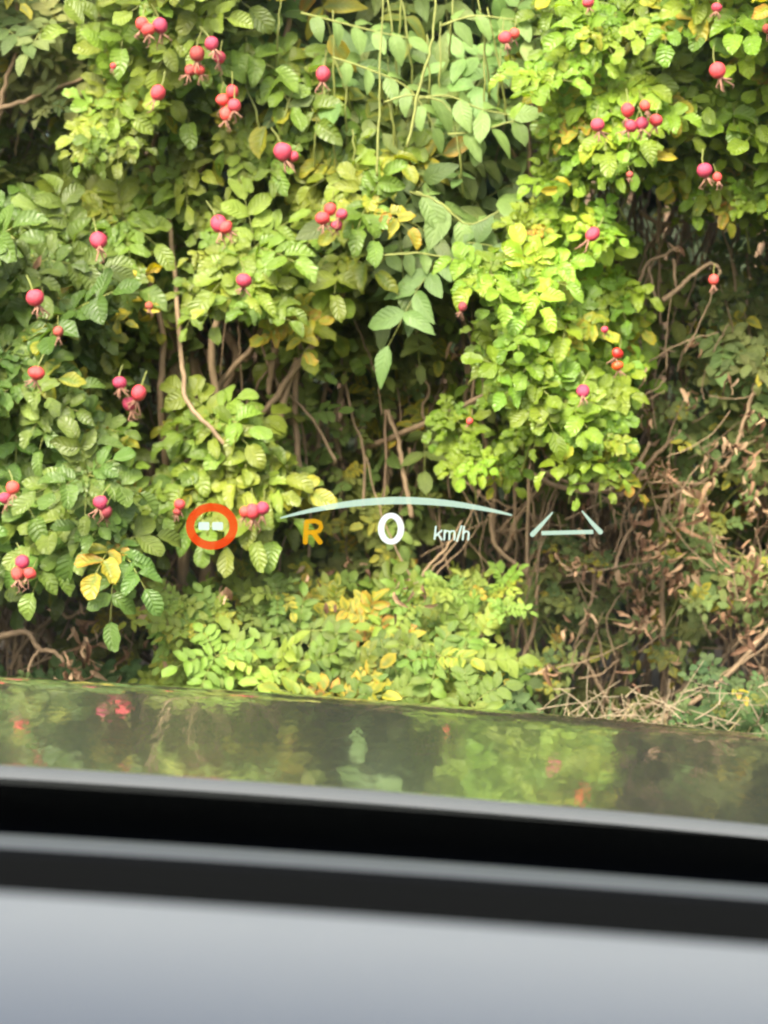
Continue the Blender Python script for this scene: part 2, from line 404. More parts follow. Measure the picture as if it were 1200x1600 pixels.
br('c', [(728, 632), (735, 560), (758, 480), (800, 420)], 3.5, .004, .003)
br('c', [(735, 680), (740, 560), (720, 480), (724, 440)], 3.46, .003)
br('c', [(830, 740), (880, 762), (935, 768), (985, 745), (1015, 690)], 3.42, .005, .003)
br('c', [(845, 735), (890, 755), (950, 755)], 3.44, .004, .002)
br('c', [(985, 480), (1000, 440), (1012, 410), (1035, 400), (1062, 386)], 3.36, .0035, .002)
br('c', [(1035, 470), (1060, 450), (1090, 425), (1112, 412), (1126, 424), (1117, 436)], 3.34, .0045, .002)
br('c', [(1012, 412), (1020, 450), (1030, 475)], 3.37, .003)
br('c', [(1052, 405), (1055, 440), (1062, 455)], 3.35, .003)
br('c', [(770, 850), (772, 760), (765, 690), (740, 620)], 3.6, .006, .004)
br('r', [(1160, 690), (1120, 740), (1050, 775), (1038, 800), (1034, 900), (1036, 1030)], 3.50, .0036, .005)
br('r', [(960, 890), (972, 850), (990, 820), (1000, 800)], 3.38, .0035)
br('r', [(1180, 600), (1165, 650), (1150, 700)], 3.42, .004)
br('c', [(823, 905), (826, 760), (832, 700)], 3.45, .0032, .0025)
br('c', [(1000, 330), (1040, 350), (1110, 330), (1160, 300)], 3.5, .004)
br('a', [(80, 935), (105, 965), (125, 955), (170, 930), (185, 890)], 3.35, .0035)
br('a', [(-20, 997), (20, 990), (45, 990), (62, 1015), (85, 1018), (100, 1035)], 3.22, .006, .003)
br('a', [(62, 1015), (50, 1030), (42, 1058)], 3.22, .003)
br('o', [(-20, 178), (30, 160), (70, 145), (130, 122)], 3.42, .0045, .003, .002)
br('o', [(-5, 190), (12, 120), (28, 60), (24, -20)], 3.42, .0045, .003, .002)
br('e', [(440, 75), (450, 40), (462, -20)], 3.40, .006)
br('e', [(520, -20), (505, 40), (490, 90)], 3.5, .005)

# yellow green upright shoots of the pointed-leaved shrub, with long leaves set out along them
gs = Tubes()
for pts, rr in (([(590, 275), (592, 180), (594, 90), (600, -30)], .0022), ([(636, 230), (655, 140), (676, 60), (682, -30)], .0028),
                ([(600, 160), (640, 148), (690, 160), (705, 175)], .0016), ([(650, 300), (690, 320), (730, 350), (780, 330)], .0018),
                ([(595, 400), (660, 395), (720, 408), (775, 410)], .0015)):
    gs.add(smooth([P(x, y, 3.20) for x, y in pts], 6, .001), rr, rr * .6, 6)
for _ in range(26):
    x = random.uniform(400, 860); y = random.uniform(60, 330); l = random.uniform(60, 190); d_ = random.gauss(0, 16)
    gs.add(smooth([P(x, y, 3.34), P(x + d_ * .4, y - l * .5, 3.3), P(x + d_, y - l, 3.3)], 5, .001), .0022, .0012, 5)
gs.build('shoot', M['green_stem'], plants['e']['root'])
def pinnate(key, pts, Y, L, n, colf, tw=None):
    """one long compound leaf along a drawn midrib"""
    pl = plants[key]; k = KINDS[key]; q = smooth([P(x, y, Y) for x, y in pts], 6)
    pl['tw'].add(q, .0022, .001, 5)
    for i in range(n):
        t = (i + .8) / n * (len(q) - 1.01); a = int(t); p0 = q[a].lerp(q[a + 1], t - a); d = (q[a + 1] - q[a]).normalized()
        Nn = Vector((0, -.75, .6)); S = d.cross(Nn).normalized()
        for sg in (-1, 1):
            if i == n - 1 and sg == 1: lv_d = d
            else: lv_d = d * .45 + S * sg * .9 + Vector((0, 0, -.25))
            c = Vector(k['col']) * colf * random.uniform(.85, 1.15)
            pl['lv'].add(p0, lv_d + rv(.1), Nn + rv(.22), L * random.uniform(.85, 1.1), tuple(c), 0, k['W'])
for pts, n, L in (([(640, 300), (690, 318), (735, 355), (800, 345)], 5, .075), ([(590, 400), (650, 395), (720, 408), (790, 412)], 7, .055),
               ([(645, 155), (700, 150), (750, 170), (800, 180)], 4, .075), ([(470, 20), (530, 35), (590, 50), (640, 60)], 6, .06),
               ([(700, 210), (750, 205), (800, 190), (840, 190)], 4, .07), ([(520, 90), (580, 110), (640, 140), (680, 200)], 6, .06),
               ([(690, 40), (740, 25), (800, 30), (840, 25)], 5, .065)):
    pinnate('e', pts, 3.28, L * (1 if pts[0][0] == 640 else .78), n, 1.2)
for pts in ([(670, 430), (690, 470), (700, 500)], [(560, 480), (600, 470), (650, 485), (700, 470)], [(630, 440), (680, 455), (720, 490)]):
    pinnate('m', pts, 3.5, .026, 8, 1.6)
for pts in ([(205, 415), (222, 430), (232, 460), (215, 495)],):
    pl = plants['b']; k = dict(KINDS['b']); k['age'] = 1
for (x, y) in ((225, 440), (238, 428), (215, 480), (205, 488), (1020, 238), (1018, 228), (955, 240), (858, 285), (787, 445), (783, 430)):
    key = 'b' if x < 400 else 'c'
    for q in range(2):
        c = P(x + random.uniform(-16, 16), y + random.uniform(-14, 14), KINDS[key]['Y'] - random.uniform(.0, .1))
        plants[key]['lv'].add(c, Vector((random.choice((-1, 1)), -.2, random.uniform(-.5, .3))), Vector((0, -.8, .5)) + rv(.4), random.uniform(.02, .034), (.45, .36, .03), random.uniform(.3, 1), .9)
# the leafy clump that hangs at the end of the pale bent cane
for (x, y) in ((335, 655), (325, 690), (350, 715), (385, 700), (320, 740), (365, 755), (400, 745), (300, 775), (345, 780), (415, 770), (330, 765)):
    rosette(plants['b']['lv'], plants['b']['tw'], P(x, y, 3.3), Vector((random.gauss(0, .3), -.8, .6)), KINDS['b'], 1.15)
# withered leaves: curled, tan
def dry_cluster(key, x, y, n, spread, Y, L=.026, dirz=-.8):
    pl = plants[key]; pl.setdefault('dry', Leaves('dry'))
    for _ in range(n):
        c = P(x + random.gauss(0, spread), y + random.gauss(0, spread), Y + random.uniform(-.05, .08))
        col = random.choice(((.42, .27, .16), (.32, .19, .11), (.52, .36, .22), (.18, .10, .06)))
        pl['dry'].add(c, Vector((random.gauss(0, .6), random.gauss(0, .4), dirz + random.gauss(0, .5))), rv(1) + Vector((0, -1.2, 0)), L * random.uniform(.6, 1.2), col, 0, 1.2)
for a in (('a', 128, 975, 10, 10, 3.2), ('a', 132, 1000, 8, 9, 3.2), ('a', 105, 1045, 14, 11, 3.18), ('a', 60, 400, 2, 5, 3.1), ('c', 1060, 386, 3, 4, 3.34), ('a', 280, 790, 5, 7, 3.4),
          ('b', 715, 545, 8, 9, 3.45), ('p', 630, 925, 4, 14, 3.15), ('p', 650, 940, 4, 12, 3.15), ('p', 350, 930, 4, 8, 3.15), ('p', 660, 700, 5, 10, 3.5), ('r', 860, 1050, 5, 8, 3.3),
          ('r', 1070, 880, 12, 20, 3.35), ('r', 1105, 800, 12, 16, 3.35), ('r', 1180, 900, 10, 15, 3.32), ('r', 1005, 950, 8, 14, 3.35), ('r', 1020, 840, 10, 20, 3.35), ('r', 1080, 780, 8, 12, 3.35),
          ('r', 1180, 1000, 12, 22, 3.3), ('r', 850, 860, 8, 22, 3.5), ('r', 900, 840, 10, 25, 3.5), ('r', 1010, 740, 14, 25, 3.45), ('r', 1130, 720, 8, 20, 3.4), ('r', 960, 890, 6, 12, 3.4)):
    dry_cluster(*a)
for _ in range(105):
    x, y = random.uniform(880, 1240), random.triangular(500, 1100, 900)
    dry_cluster('r', x, y, random.randint(2, 9), 9, random.uniform(3.24, 3.5), .019)
for _ in range(110):
    x, y = random.uniform(900, 1240), random.uniform(480, 1080); a = random.gauss(1.4, .7); l = random.uniform(20, 70)
    br('r', [(x - l * math.cos(a), y + l * math.sin(a)), (x + random.gauss(0, 7), y + random.gauss(0, 7)), (x + l * math.cos(a), y - l * math.sin(a))], random.uniform(3.33, 3.6), random.uniform(.0008, .0018), .0007, .0008, 'stem')
for _ in range(60):
    dry_cluster('q', random.uniform(120, 620), random.uniform(880, 1060), 2, 8, random.uniform(3.2, 3.5), .022)
for _ in range(50):
    dry_cluster('m', random.uniform(450, 900), random.uniform(560, 900), 2, 8, random.uniform(3.6, 3.9), .025)

# upright stems that fill the dark gaps
for (px, py, ch) in gaps:
    for q in range(4 if 440 < px < 780 else 5):
        x = px + random.uniform(-28, 28); Y = random.uniform(3.45, 3.95); l = random.uniform(90, 260); lean = random.gauss(0, 30)
        key = 'c' if x > 700 else 'b' if x > 150 else 'a'
        if ch == 't' or x > 900: key = 'r' if random.random() < .6 else key
        pts = [(x - lean, py + l / 2), (x - lean * .4 + random.gauss(0, 8), py + l * .15), (x + lean * .3 + random.gauss(0, 8), py - l * .15), (x + lean, py - l / 2)]
        r = random.choice((.0012, .0014, .0018, .0022, .003, .005))
        br(key, pts, Y, r, r * .7, .0009, 'stem')
for _ in range(120):                        # thin crossing twigs
    px, py, ch = random.choice(gaps)
    a = random.uniform(0, math.pi); l = random.uniform(30, 90)
    key = 'r' if px > 900 else 'c' if px > 700 else 'b' if px > 150 else 'a'
    br(key, [(px - l * math.cos(a), py - l * math.sin(a)), (px + random.gauss(0, 8), py + random.gauss(0, 8)), (px + l * math.cos(a), py + l * math.sin(a))], random.uniform(3.5, 3.9), .0016, .0012, .002, 'stem')

for key, pl in plants.items():
    if key == 'g':
        continue
    for T_ in pl['canes']: T_.build('cane', M['bark' if key == 'm' else 'cane'], pl['root'])
    if pl['stem'].V: pl['stem'].build('stems', M['cane'], pl['root'])['kind'] = 'stuff'
    pl['tw'].build('twigs', M['green_stem'], pl['root'])['kind'] = 'stuff'
    pl['lv'].build('foliage', M[KINDS[key]['mat']], pl['root'])
    if 'dry' in pl: pl['dry'].build('withered_leaves', M['dry'], pl['root'])

# ------------------------------------------------ rose hips
def hip_mesh():
    V = []; F = []; n = 14; m = 9
    for i in range(m + 1):
        th = math.pi * i / m; r = math.sin(th) * .5; z = math.cos(th) * .46
        if i == m: r = .07; z = -.46
        if i == 0: r = .03; z = .44
        for k in range(n):
            a = 2 * math.pi * k / n; V.append((r * math.cos(a), r * math.sin(a), z))
    for i in range(m):
        for k in range(n): F.append((i * n + k, (i + 1) * n + k, (i + 1) * n + (k + 1) % n, i * n + (k + 1) % n))
    F.append(tuple(range(n))); F.append(tuple(m * n + k for k in range(n - 1, -1, -1)))
    return mesh('rose_hip', V, F)
def sepal_mesh(sd):
    rs = random.Random(sd); t = Tubes()
    for k in range(5):
        a = 6.28 * k / 5 + rs.random(); s = rs.uniform(.15, .65); l = rs.uniform(.3, .95)
        t.add([(.06 * math.cos(a), .06 * math.sin(a), -.44), (s * .5 * math.cos(a), s * .5 * math.sin(a), -.5 - l * .35), (s * math.cos(a), s * math.sin(a), -.5 - l * .75), (s * .8 * math.cos(a + .5), s * .8 * math.sin(a + .5), -.5 - l)], .075, .02, 4)
    t.add([(0, 0, -.42), (0, 0, -.58)], .1, .07, 6)
    return mesh('sepals', t.V, t.F)
def stalk_mesh():
    t = Tubes(); t.add([(0, 0, .42), (.03, .05, .75), (.12, .3, 1.3)], .05, .04, 5); return mesh('stalk', t.V, t.F)
for k_ in ('hip', 'hip_orange', 'hip_dull'):       # ripeness differs from hip to hip
    t = M[k_].node_tree; p = t.nodes['Principled BSDF']; src = p.inputs['Base Color'].links[0].from_socket
    oi = N(t, 'ShaderNodeObjectInfo'); hs = N(t, 'ShaderNodeHueSaturation'); t.links.new(src, hs.inputs['Color'])
    t.links.new(mth(t, 'ADD', .485, mth(t, 'MULTIPLY', oi.outputs['Random'], .03)), hs.inputs['Hue'])
    t.links.new(mth(t, 'ADD', .65, mth(t, 'MULTIPLY', oi.outputs['Random'], .5)), hs.inputs['Value']); t.links.new(hs.outputs[0], p.inputs['Base Color'])
HM = {}
for k in ('hip', 'hip_orange', 'hip_dull'):
    HM[k] = []
    for q in range(5):                   # five shapes: round, flattened, lopsided, wrinkled
        me = hip_mesh(); rs = random.Random(q * 7 + 1); ph = [rs.uniform(0, 6.28) for _ in range(3)]; am = rs.uniform(.02, .07)
        for v in me.vertices:
            c_ = v.co; an = math.atan2(c_.y, c_.x)
            f_ = 1 + am * math.sin(an * 2 + ph[0]) + am * .6 * math.sin(an * 5 + ph[1] + c_.z * 3) + am * .5 * math.sin(c_.z * 9 + ph[2])
            v.co = (c_.x * f_, c_.y * f_, c_.z * (1 + am * math.sin(an + ph[2])))
        me.materials.append(M[k]); me.polygons.foreach_set('use_smooth', [True] * len(me.polygons)); HM[k].append(me)
SM = []
for s in range(5):
    me = sepal_mesh(s); me.materials.append(M['sepal']); me.polygons.foreach_set('use_smooth', [True] * len(me.polygons)); SM.append(me)
ST = stalk_mesh(); ST.materials.append(M['green_stem'])
def hip(key, x, y, size=26, kind='hip', dY=0, Y=None):
    Yh = Y or (KINDS[key]['Y'] - .18 + dY + random.uniform(-.02, .02))
    o = bpy.data.objects.new('rose_hip', random.choice(HM[kind])); COL.objects.link(o)
    par = plants[key]['root']; o.parent = par
    o.matrix_parent_inverse = Matrix.Translation(-par.location)
    o.location = P(x, y, Yh); s = size * random.uniform(.86, 1.04) / FPX * Yh; o.scale = (s * random.uniform(.88, 1.05), s, s * random.uniform(.88, 1.18))
    o.rotation_euler = (random.gauss(.15, .2), random.gauss(0, .3), random.random() * 6)
    for nm, me in (('sepals', random.choice(SM)), ('stalk', ST)):
        c = bpy.data.objects.new(nm, me); COL.objects.link(c); c.parent = o
for h in [('b', 222, 37, 22), ('b', 232, 46, 22), ('b', 250, 40, 25), ('b', 331, 68, 24), ('b', 343, 90, 22), ('b', 308, 84, 24, 'hip_dull'), ('b', 298, 110, 18, 'hip_dull'), ('b', 311, 109, 18),
          ('b', 247, 145, 25), ('b', 348, 156, 25), ('b', 363, 143, 22), ('b', 366, 165, 24), ('b', 354, 178, 21), ('b', 505, 116, 23), ('b', 177, 103, 11), ('b', 442, 237, 26), ('b', 458, 244, 20),
          ('b', 342, 350, 26), ('b', 353, 355, 20), ('b', 504, 341, 25), ('b', 516, 327, 24), ('b', 534, 335, 24), ('b', 526, 352, 20), ('b', 154, 376, 27), ('b', 381, 438, 25),
          ('b', 233, 478, 16, 'hip_dull'), ('b', 187, 598, 25), ('b', 202, 631, 24), ('b', 217, 614, 28), ('b', 383, 800, 20), ('b', 395, 799, 26), ('b', 411, 794, 24), ('b', 281, 788, 20, 'hip', 0, 3.1), ('b', 277, 800, 16, 'hip_dull', 0, 3.1),
          ('a', 55, 465, 28), ('a', 57, 583, 26), ('a', 91, 518, 18, 'hip_dull'), ('a', 20, 762, 21), ('a', 8, 778, 20), ('a', 157, 785, 24), ('a', 166, 800, 20, 'hip_dull'), ('a', 35, 878, 24), ('a', 47, 896, 20), ('a', 28, 897, 22, 'hip_dull'),
          ('a', 188, 520, 0)]:
    if h[3]: hip(*h)
for h in [('c', 789, 59, 23, 'hip', -.02), ('c', 804, 52, 18), ('c', 919, 4, 20), ('c', 1120, 12, 20), ('c', 1121, 110, 25), ('c', 981, 172, 24), ('c', 1008, 165, 21), ('c', 1025, 188, 22), ('c', 986, 197, 22), ('c', 1003, 193, 22),
          ('c', 934, 195, 22), ('c', 984, 273, 13, 'hip_dull'), ('c', 1101, 266, 25), ('c', 1121, 277, 16), ('c', 926, 366, 23), ('c', 945, 515, 14), ('c', 965, 552, 21, 'hip_orange'), ('c', 965, 571, 21, 'hip_orange'),
          ('c', 911, 611, 22), ('c', 723, 479, 15, 'hip_dull'), ('c', 734, 658, 13), ('c', 1115, 437, 17), ('c', 1198, 45, 18, 'hip_dull')]:
    hip(*h)

# ------------------------------------------------ bank cover and far hedge
gl = Leaves('dry'); T['blade'] = template([.03, .035, .028, .002], .3, .35); gl.t = 'blade'
for _ in range(9000):
    x, y = random.uniform(-2, 2), random.uniform(2.7, 3.7)
    c = Vector((x, y, gz(x, y) - .005))
    if random.random() < .75: col = (.09, .14, .035)
    else: col = (.36, .30, .15)
    f = random.uniform(.7, 1.3)
    gl.add(c, Vector((random.gauss(0, .35), random.gauss(0, .35), 1)), Vector((random.gauss(0, 1), random.gauss(0, 1), .2)), random.uniform(.03, .10), tuple(v * f for v in col), 0)
gr = gl.build('grass', M['grass'], None); tag(gr, 'short rough grass on the bank under the hedge', 'grass', kind='stuff')
wl = plants['g']['lv']
pg = plants['g']['root']; foliage = wl.build('weeds', M['dull'], pg)
lit = Leaves('dry')
for _ in range(1500):
    x, y = random.uniform(-1.5, 1.8), random.uniform(2.95, 3.9)
    lit.add(Vector((x, y, gz(x, y) + random.uniform(.0, .015))), Vector((random.gauss(0, 1), random.gauss(0, 1), random.gauss(0, .2))), Vector((0, -.2, 1)) + rv(.3), random.uniform(.015, .035), random.choice(((.30, .20, .11), (.20, .13, .07), (.38, .27, .16), (.14, .15, .04))), 0, 1.3)
tag(lit.build('leaf_litter', M['dry'], None), 'fallen brown leaves scattered on the bank under the hedge', 'leaf litter', kind='stuff')
# dry stalks lying and standing on the bank at the right
ds = Tubes()
for _ in range(70):
    x, y = random.uniform(860, 1240), random.uniform(1060, 1150)
    c = P(x, y, random.uniform(3.0, 3.25)); c.z = max(c.z, gz(c.x, c.y) + .004)
    d = Vector((random.gauss(0, 1), random.gauss(0, .5), abs(random.gauss(0, .35)))).normalized() * random.uniform(.04, .11)
    ds.add(smooth([c - d * .5, c + rv(.003), c + d * .5 + rv(.003)], 3), random.uniform(.0006, .0017), .0005, 4)
for _ in range(34):
    x = random.uniform(930, 1230); c = P(x, 1150, random.uniform(3.05, 3.3)); c.z = gz(c.x, c.y)
    ds.add(smooth([c, c + Vector((random.gauss(0, .015), 0, .06)), c + Vector((random.gauss(0, .04), random.gauss(0, .03), random.uniform(.06, .15)))], 3), .0012, .0006, 4)
tag(ds.build('dry_stalks', M['pale'], None), 'pale dead stalks strewn on the bank below the bramble', 'dry stalks', kind='stuff')
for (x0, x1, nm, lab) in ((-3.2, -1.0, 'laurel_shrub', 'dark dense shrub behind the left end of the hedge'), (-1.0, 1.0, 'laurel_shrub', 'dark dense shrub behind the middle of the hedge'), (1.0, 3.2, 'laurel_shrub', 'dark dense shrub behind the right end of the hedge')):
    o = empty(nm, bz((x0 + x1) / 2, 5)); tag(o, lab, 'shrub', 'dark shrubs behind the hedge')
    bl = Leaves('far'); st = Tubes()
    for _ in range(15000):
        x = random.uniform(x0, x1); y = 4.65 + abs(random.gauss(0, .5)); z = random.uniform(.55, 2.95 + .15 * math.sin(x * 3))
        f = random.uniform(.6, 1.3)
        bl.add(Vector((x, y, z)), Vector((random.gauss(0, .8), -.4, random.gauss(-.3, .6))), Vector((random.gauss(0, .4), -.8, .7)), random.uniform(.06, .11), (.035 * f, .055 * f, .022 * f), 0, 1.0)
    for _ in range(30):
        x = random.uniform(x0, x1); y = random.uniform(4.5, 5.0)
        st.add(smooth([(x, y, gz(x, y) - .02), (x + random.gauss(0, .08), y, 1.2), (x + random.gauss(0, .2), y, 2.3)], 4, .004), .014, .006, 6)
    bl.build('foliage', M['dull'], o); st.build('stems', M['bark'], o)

# ------------------------------------------------ the car (driver's seat right of its centre line, standing slightly tilted)
XC = -.37; ROLL = 2.9
car = empty('parked_car', (0, 0, 0))
tag(car, 'dark glossy car seen from its driver seat, bonnet mirroring the hedge', 'car')
def carmesh(name, V, F, mat, parent=None, sm=True):
    me = mesh(name, V, F); o = bpy.data.objects.new(name, me); COL.objects.link(o); me.materials.append(mat)
    if sm: me.polygons.foreach_set('use_smooth', [True] * len(me.polygons))
    o.parent = parent or car; return o
def sweep(name, prof, x0, x1, mat, sw=0, cr=0, nx=40, closed=False, parent=None, sm=True, ref=None):
    """profile (y, z) drawn across the car's width; its ends sweep back by sw and drop by cr times the squared distance from the centre line"""
    V = []; n = len(prof); k_ = .40 if sw < .3 else 1
    for i in range(nx + 1):          # the curvature is flatter than the reference values but passes through the same line in front of the driver
        x = x0 + (x1 - x0) * i / nx; u = x - XC; e = k_ * (u * u - .137) + .137
        for j, (y, z) in enumerate(prof): V.append((x, y - sw * e, z - cr * e))
    m = n if closed else n - 1
    F = [(i * n + j, (i + 1) * n + j, (i + 1) * n + (j + 1) % n, i * n + (j + 1) % n) for i in range(nx) for j in range(m)]
    if closed: F.append(tuple(range(n - 1, -1, -1))); F.append(tuple(range(nx * n, nx * n + n)))
    return carmesh(name, V, F, mat, parent, sm)
# paint: dark metallic base under a clear coat, faint orange peel
m, t, p = newmat('dark_car_paint'); M['paint'] = m
p.inputs['Base Color'].default_value = (.60, .61, .58, 1); p.inputs['Metallic'].default_value = .95; p.inputs['Roughness'].default_value = .20
p.inputs['Coat Weight'].default_value = 1; p.inputs['Coat Roughness'].default_value = .004; p.inputs['Coat IOR'].default_value = 2.1
tc = N(t, 'ShaderNodeTexCoord'); mp = N(t, 'ShaderNodeMapping'); mp.inputs['Scale'].default_value = (1, .35, 1); t.links.new(tc.outputs['Object'], mp.inputs[0])
n1 = N(t, 'ShaderNodeTexNoise'); n1.inputs['Scale'].default_value = 90; n1.inputs['Detail'].default_value = 2; t.links.new(mp.outputs[0], n1.inputs['Vector'])
b = N(t, 'ShaderNodeBump'); b.inputs['Strength'].default_value = .22; b.inputs['Distance'].default_value = .001; t.links.new(n1.outputs[0], b.inputs['Height'])
t.links.new(b.outputs[0], p.inputs['Normal']); t.links.new(b.outputs[0], p.inputs['Coat Normal'])
M['black_plastic'] = plain('black_cowl_plastic', (.006, .0075, .008), .75, noise=.2, nscale=200, spec=.12)
M['frit'] = plain('black_glass_border', (.006, .007, .008), .25)
M['dash_dark'] = plain('dark_dash_foam', (.0028, .0032, .0036), .9, noise=.2, nscale=400, spec=.03)
M['dash_grey'] = plain('lit_dash_grey', (.048, .052, .054), .6, noise=.1, nscale=300)  # light caught by the dash lip, put into its colour
M['dash_pale'] = plain('pale_grey_hood', (.20, .208, .206), .8, noise=.06, nscale=500)
M['rubber'] = plain('tyre_rubber', (.02, .02, .02), .85, noise=.2, nscale=60)
M['alloy'] = plain('alloy_rim', (.5, .5, .52), .3, metal=1)

def bz_(y):
    d = y - 1.30; z = .972 - .006 * d - .016 * d * d
    if y > 1.66: z -= .55 * (y - 1.66) ** 2
    return z
prof = [(1.335, .935), (1.312, .939), (1.300, .948), (1.296, .958), (1.299, .966), (1.306, .9705)]
ys_ = [1.315 + i * .02 for i in range(42)]
prof += [(y, bz_(y)) for y in ys_]
ye, ze = prof[-1]
prof += [(ye + .03, ze - .02), (ye + .035, ze - .05), (ye + .02, ze - .06)]
M['edge'] = plain('grey_bonnet_edge_highlight', (.085, .09, .092), .55, noise=0, spec=.35)  # flat grey standing in for the sky highlight along the bonnet's rear edge
bonnet = sweep('bonnet', prof, XC - .70, XC + .70, M['paint'], sw=.20, cr=.055, nx=70)
sweep('edge_highlight', [(1.2915, .9712), (1.2965, .9739), (1.306, .9748), (1.318, .9742)], XC - .70, XC + .70, M['edge'], sw=.20, cr=.055, nx=70, parent=bonnet)  # painted highlight strip laid over the rolled rear edge
sweep('gap_shade', [(1.320, .930), (1.300, .934), (1.290, .945), (1.288, .957), (1.2885, .965), (1.2905, .9708)], XC - .70, XC + .70, M['black_plastic'], sw=.20, cr=.055, nx=70, parent=bonnet)  # black strip standing in for the shadow below the bonnet edge
for sg in (-1, 1):
    V = []; F = []
    us = [.706, .74, .80, .86, .90, .915, .92, .92]; dz = [0, -.004, -.02, -.06, -.13, -.25, -.45, -.62]
    yy = [1.0 + i * .06 for i in range(22)]
    for y in yy:
        for u, d in zip(us, dz):
            z = bz_(min(max(y + .1, 1.3), 2.15)) - .055 * (.4 * u * u + .082) + d
            if abs(y - 1.62) < .36 and d < -.3: z = max(z, .36 + math.sqrt(max(0, .36 ** 2 - (y - 1.62) ** 2)))
            V.append((XC + sg * u, y - .10, z))
    n = len(us)
    for i in range(len(yy) - 1):
        for j in range(n - 1): F.append((i * n + j, i * n + j + 1, (i + 1) * n + j + 1, (i + 1) * n + j))
    carmesh('front_wing', V, F, M['paint'])
    # wheel
    V = []; F = []; n = 36; pr = [(.20, -.10), (.33, -.11), (.35, -.08), (.35, .08), (.33, .11), (.20, .10)]
    for k in range(n):
        a = 2 * math.pi * k / n
        for r, ax in pr: V.append((XC + sg * .78 + ax, 1.52 + r * math.cos(a), .35 + r * math.sin(a)))
    q = len(pr)
    F = [(k * q + j, k * q + (j + 1) % q, ((k + 1) % n) * q + (j + 1) % q, ((k + 1) % n) * q + j) for k in range(n) for j in range(q)]
    wh = carmesh('wheel', V, F, M['rubber'])
    V = []; F = []
    for k in range(10):
        a = 2 * math.pi * k / 10
        for s_, r in ((-.07, .05), (.07, .05), (.05, .20), (-.05, .20)):
            V.append((XC + sg * .86, 1.52 + r * math.cos(a) - s_ * .5 * math.sin(a), .35 + r * math.sin(a) + s_ * .5 * math.cos(a)))
        F.append((k * 4, k * 4 + 1, k * 4 + 2, k * 4 + 3))
    carmesh('rim', V, F, M['alloy'], wh, False)
sweep('front_bumper', [(2.15, .84), (2.21, .78), (2.24, .62), (2.25, .45), (2.22, .28), (2.1, .2)], XC - .90, XC + .90, M['paint'], sw=.16, cr=.05)
# scuttle and windscreen
sweep('scuttle_panel', [(1.33, .915), (1.27, .925), (1.24, .935), (1.20, .942), (1.15, .935)], XC - .72, XC + .72, M['black_plastic'], sw=.20, cr=.055)
GB, GT = (1.205, .948), (.20, 1.50)
m, t, p = newmat('windscreen_glass'); M['glass'] = m; t.nodes.remove(p)
tr = N(t, 'ShaderNodeBsdfTransparent'); tr.inputs[0].default_value = (.93, .96, .94, 1); gs_ = N(t, 'ShaderNodeBsdfGlossy'); gs_.inputs['Roughness'].default_value = .38
fr = N(t, 'ShaderNodeFresnel'); fr.inputs[0].default_value = 1.33; ms = N(t, 'ShaderNodeMixShader')
t.links.new(fr.outputs[0], ms.inputs[0]); t.links.new(tr.outputs[0], ms.inputs[1]); t.links.new(gs_.outputs[0], ms.inputs[2]); t.links.new(ms.outputs[0], t.nodes['Material Output'].inputs[0])
def gpt(f): return (GB[0] + (GT[0] - GB[0]) * f, GB[1] + (GT[1] - GB[1]) * f + .03 * math.sin(math.pi * f))
FR = .088
sweep('windscreen', [gpt(FR + (1 - FR) * i / 16) for i in range(17)], XC - .82, XC + .82, M['glass'], sw=.20, cr=.03)
sweep('windscreen_border', [gpt(0), gpt(FR * .5), gpt(FR)], XC - .82, XC + .82, M['frit'], sw=.20, cr=.03)
tb = Tubes()
for sg in (-1, 1):
    u = sg * .84
    tb = Tubes(); tb.add([(XC + u, 1.18 - .2 * u * u, .90), (XC + u * .97, .7 - .2 * u * u, 1.24), (XC + u * .93, .20 - .2 * u * u, 1.47), (XC + u * .93, -.3, 1.51)], .035, .035, 10)
    carmesh('pillar', [tuple(v) for v in tb.V], tb.F, M['black_plastic'])
sweep('roof', [(.20, 1.50), (.23, 1.515), (.1, 1.54), (-.3, 1.57), (-1.0, 1.57), (-1.0, 1.55), (-.3, 1.54), (.1, 1.50)], XC - .80, XC + .80, M['paint'], sw=.10, cr=.05, closed=True)
# dashboard: dark foam below the glass, a lip with its reflected light painted grey, a dark groove, the pale hood nearest to the driver
dash = sweep('dashboard', [(1.16, .92), (1.05, .945), (1.00, .962), (.945, .966), (.9445, 1.009), (.9385, 1.0122), (.931, 1.009), (.928, .966), (.90, .955), (.80, .945), (.72, .95), (.60, .94), (.45, .90), (.42, .70), (.46, .45)], XC - .81, XC + .81, M['dash_dark'], sw=.10, cr=.04)
sweep('lit_ridge', [(1.00, .965), (.995, .998), (.985, 1.0075), (.965, 1.0100), (.945, 1.0090), (.942, 1.0070)], XC - .80, XC + .80, M['dash_grey'], sw=.10, cr=.04, parent=dash)
sweep('instrument_hood', [(.66, .952), (.655, 1.04), (.645, 1.068), (.625, 1.080), (.60, 1.083), (.50, 1.083), (.40, 1.070), (.36, 1.045), (.35, 1.0), (.37, .93)], XC - .78, XC + .78, M['dash_pale'], sw=.10, cr=.045, parent=dash)
Rm = Matrix.Rotation(R(ROLL), 4, 'Y'); pv = Vector((0, 1.2, .95))
car.rotation_euler = (0, R(ROLL), 0); car.location = pv - (Rm @ pv)

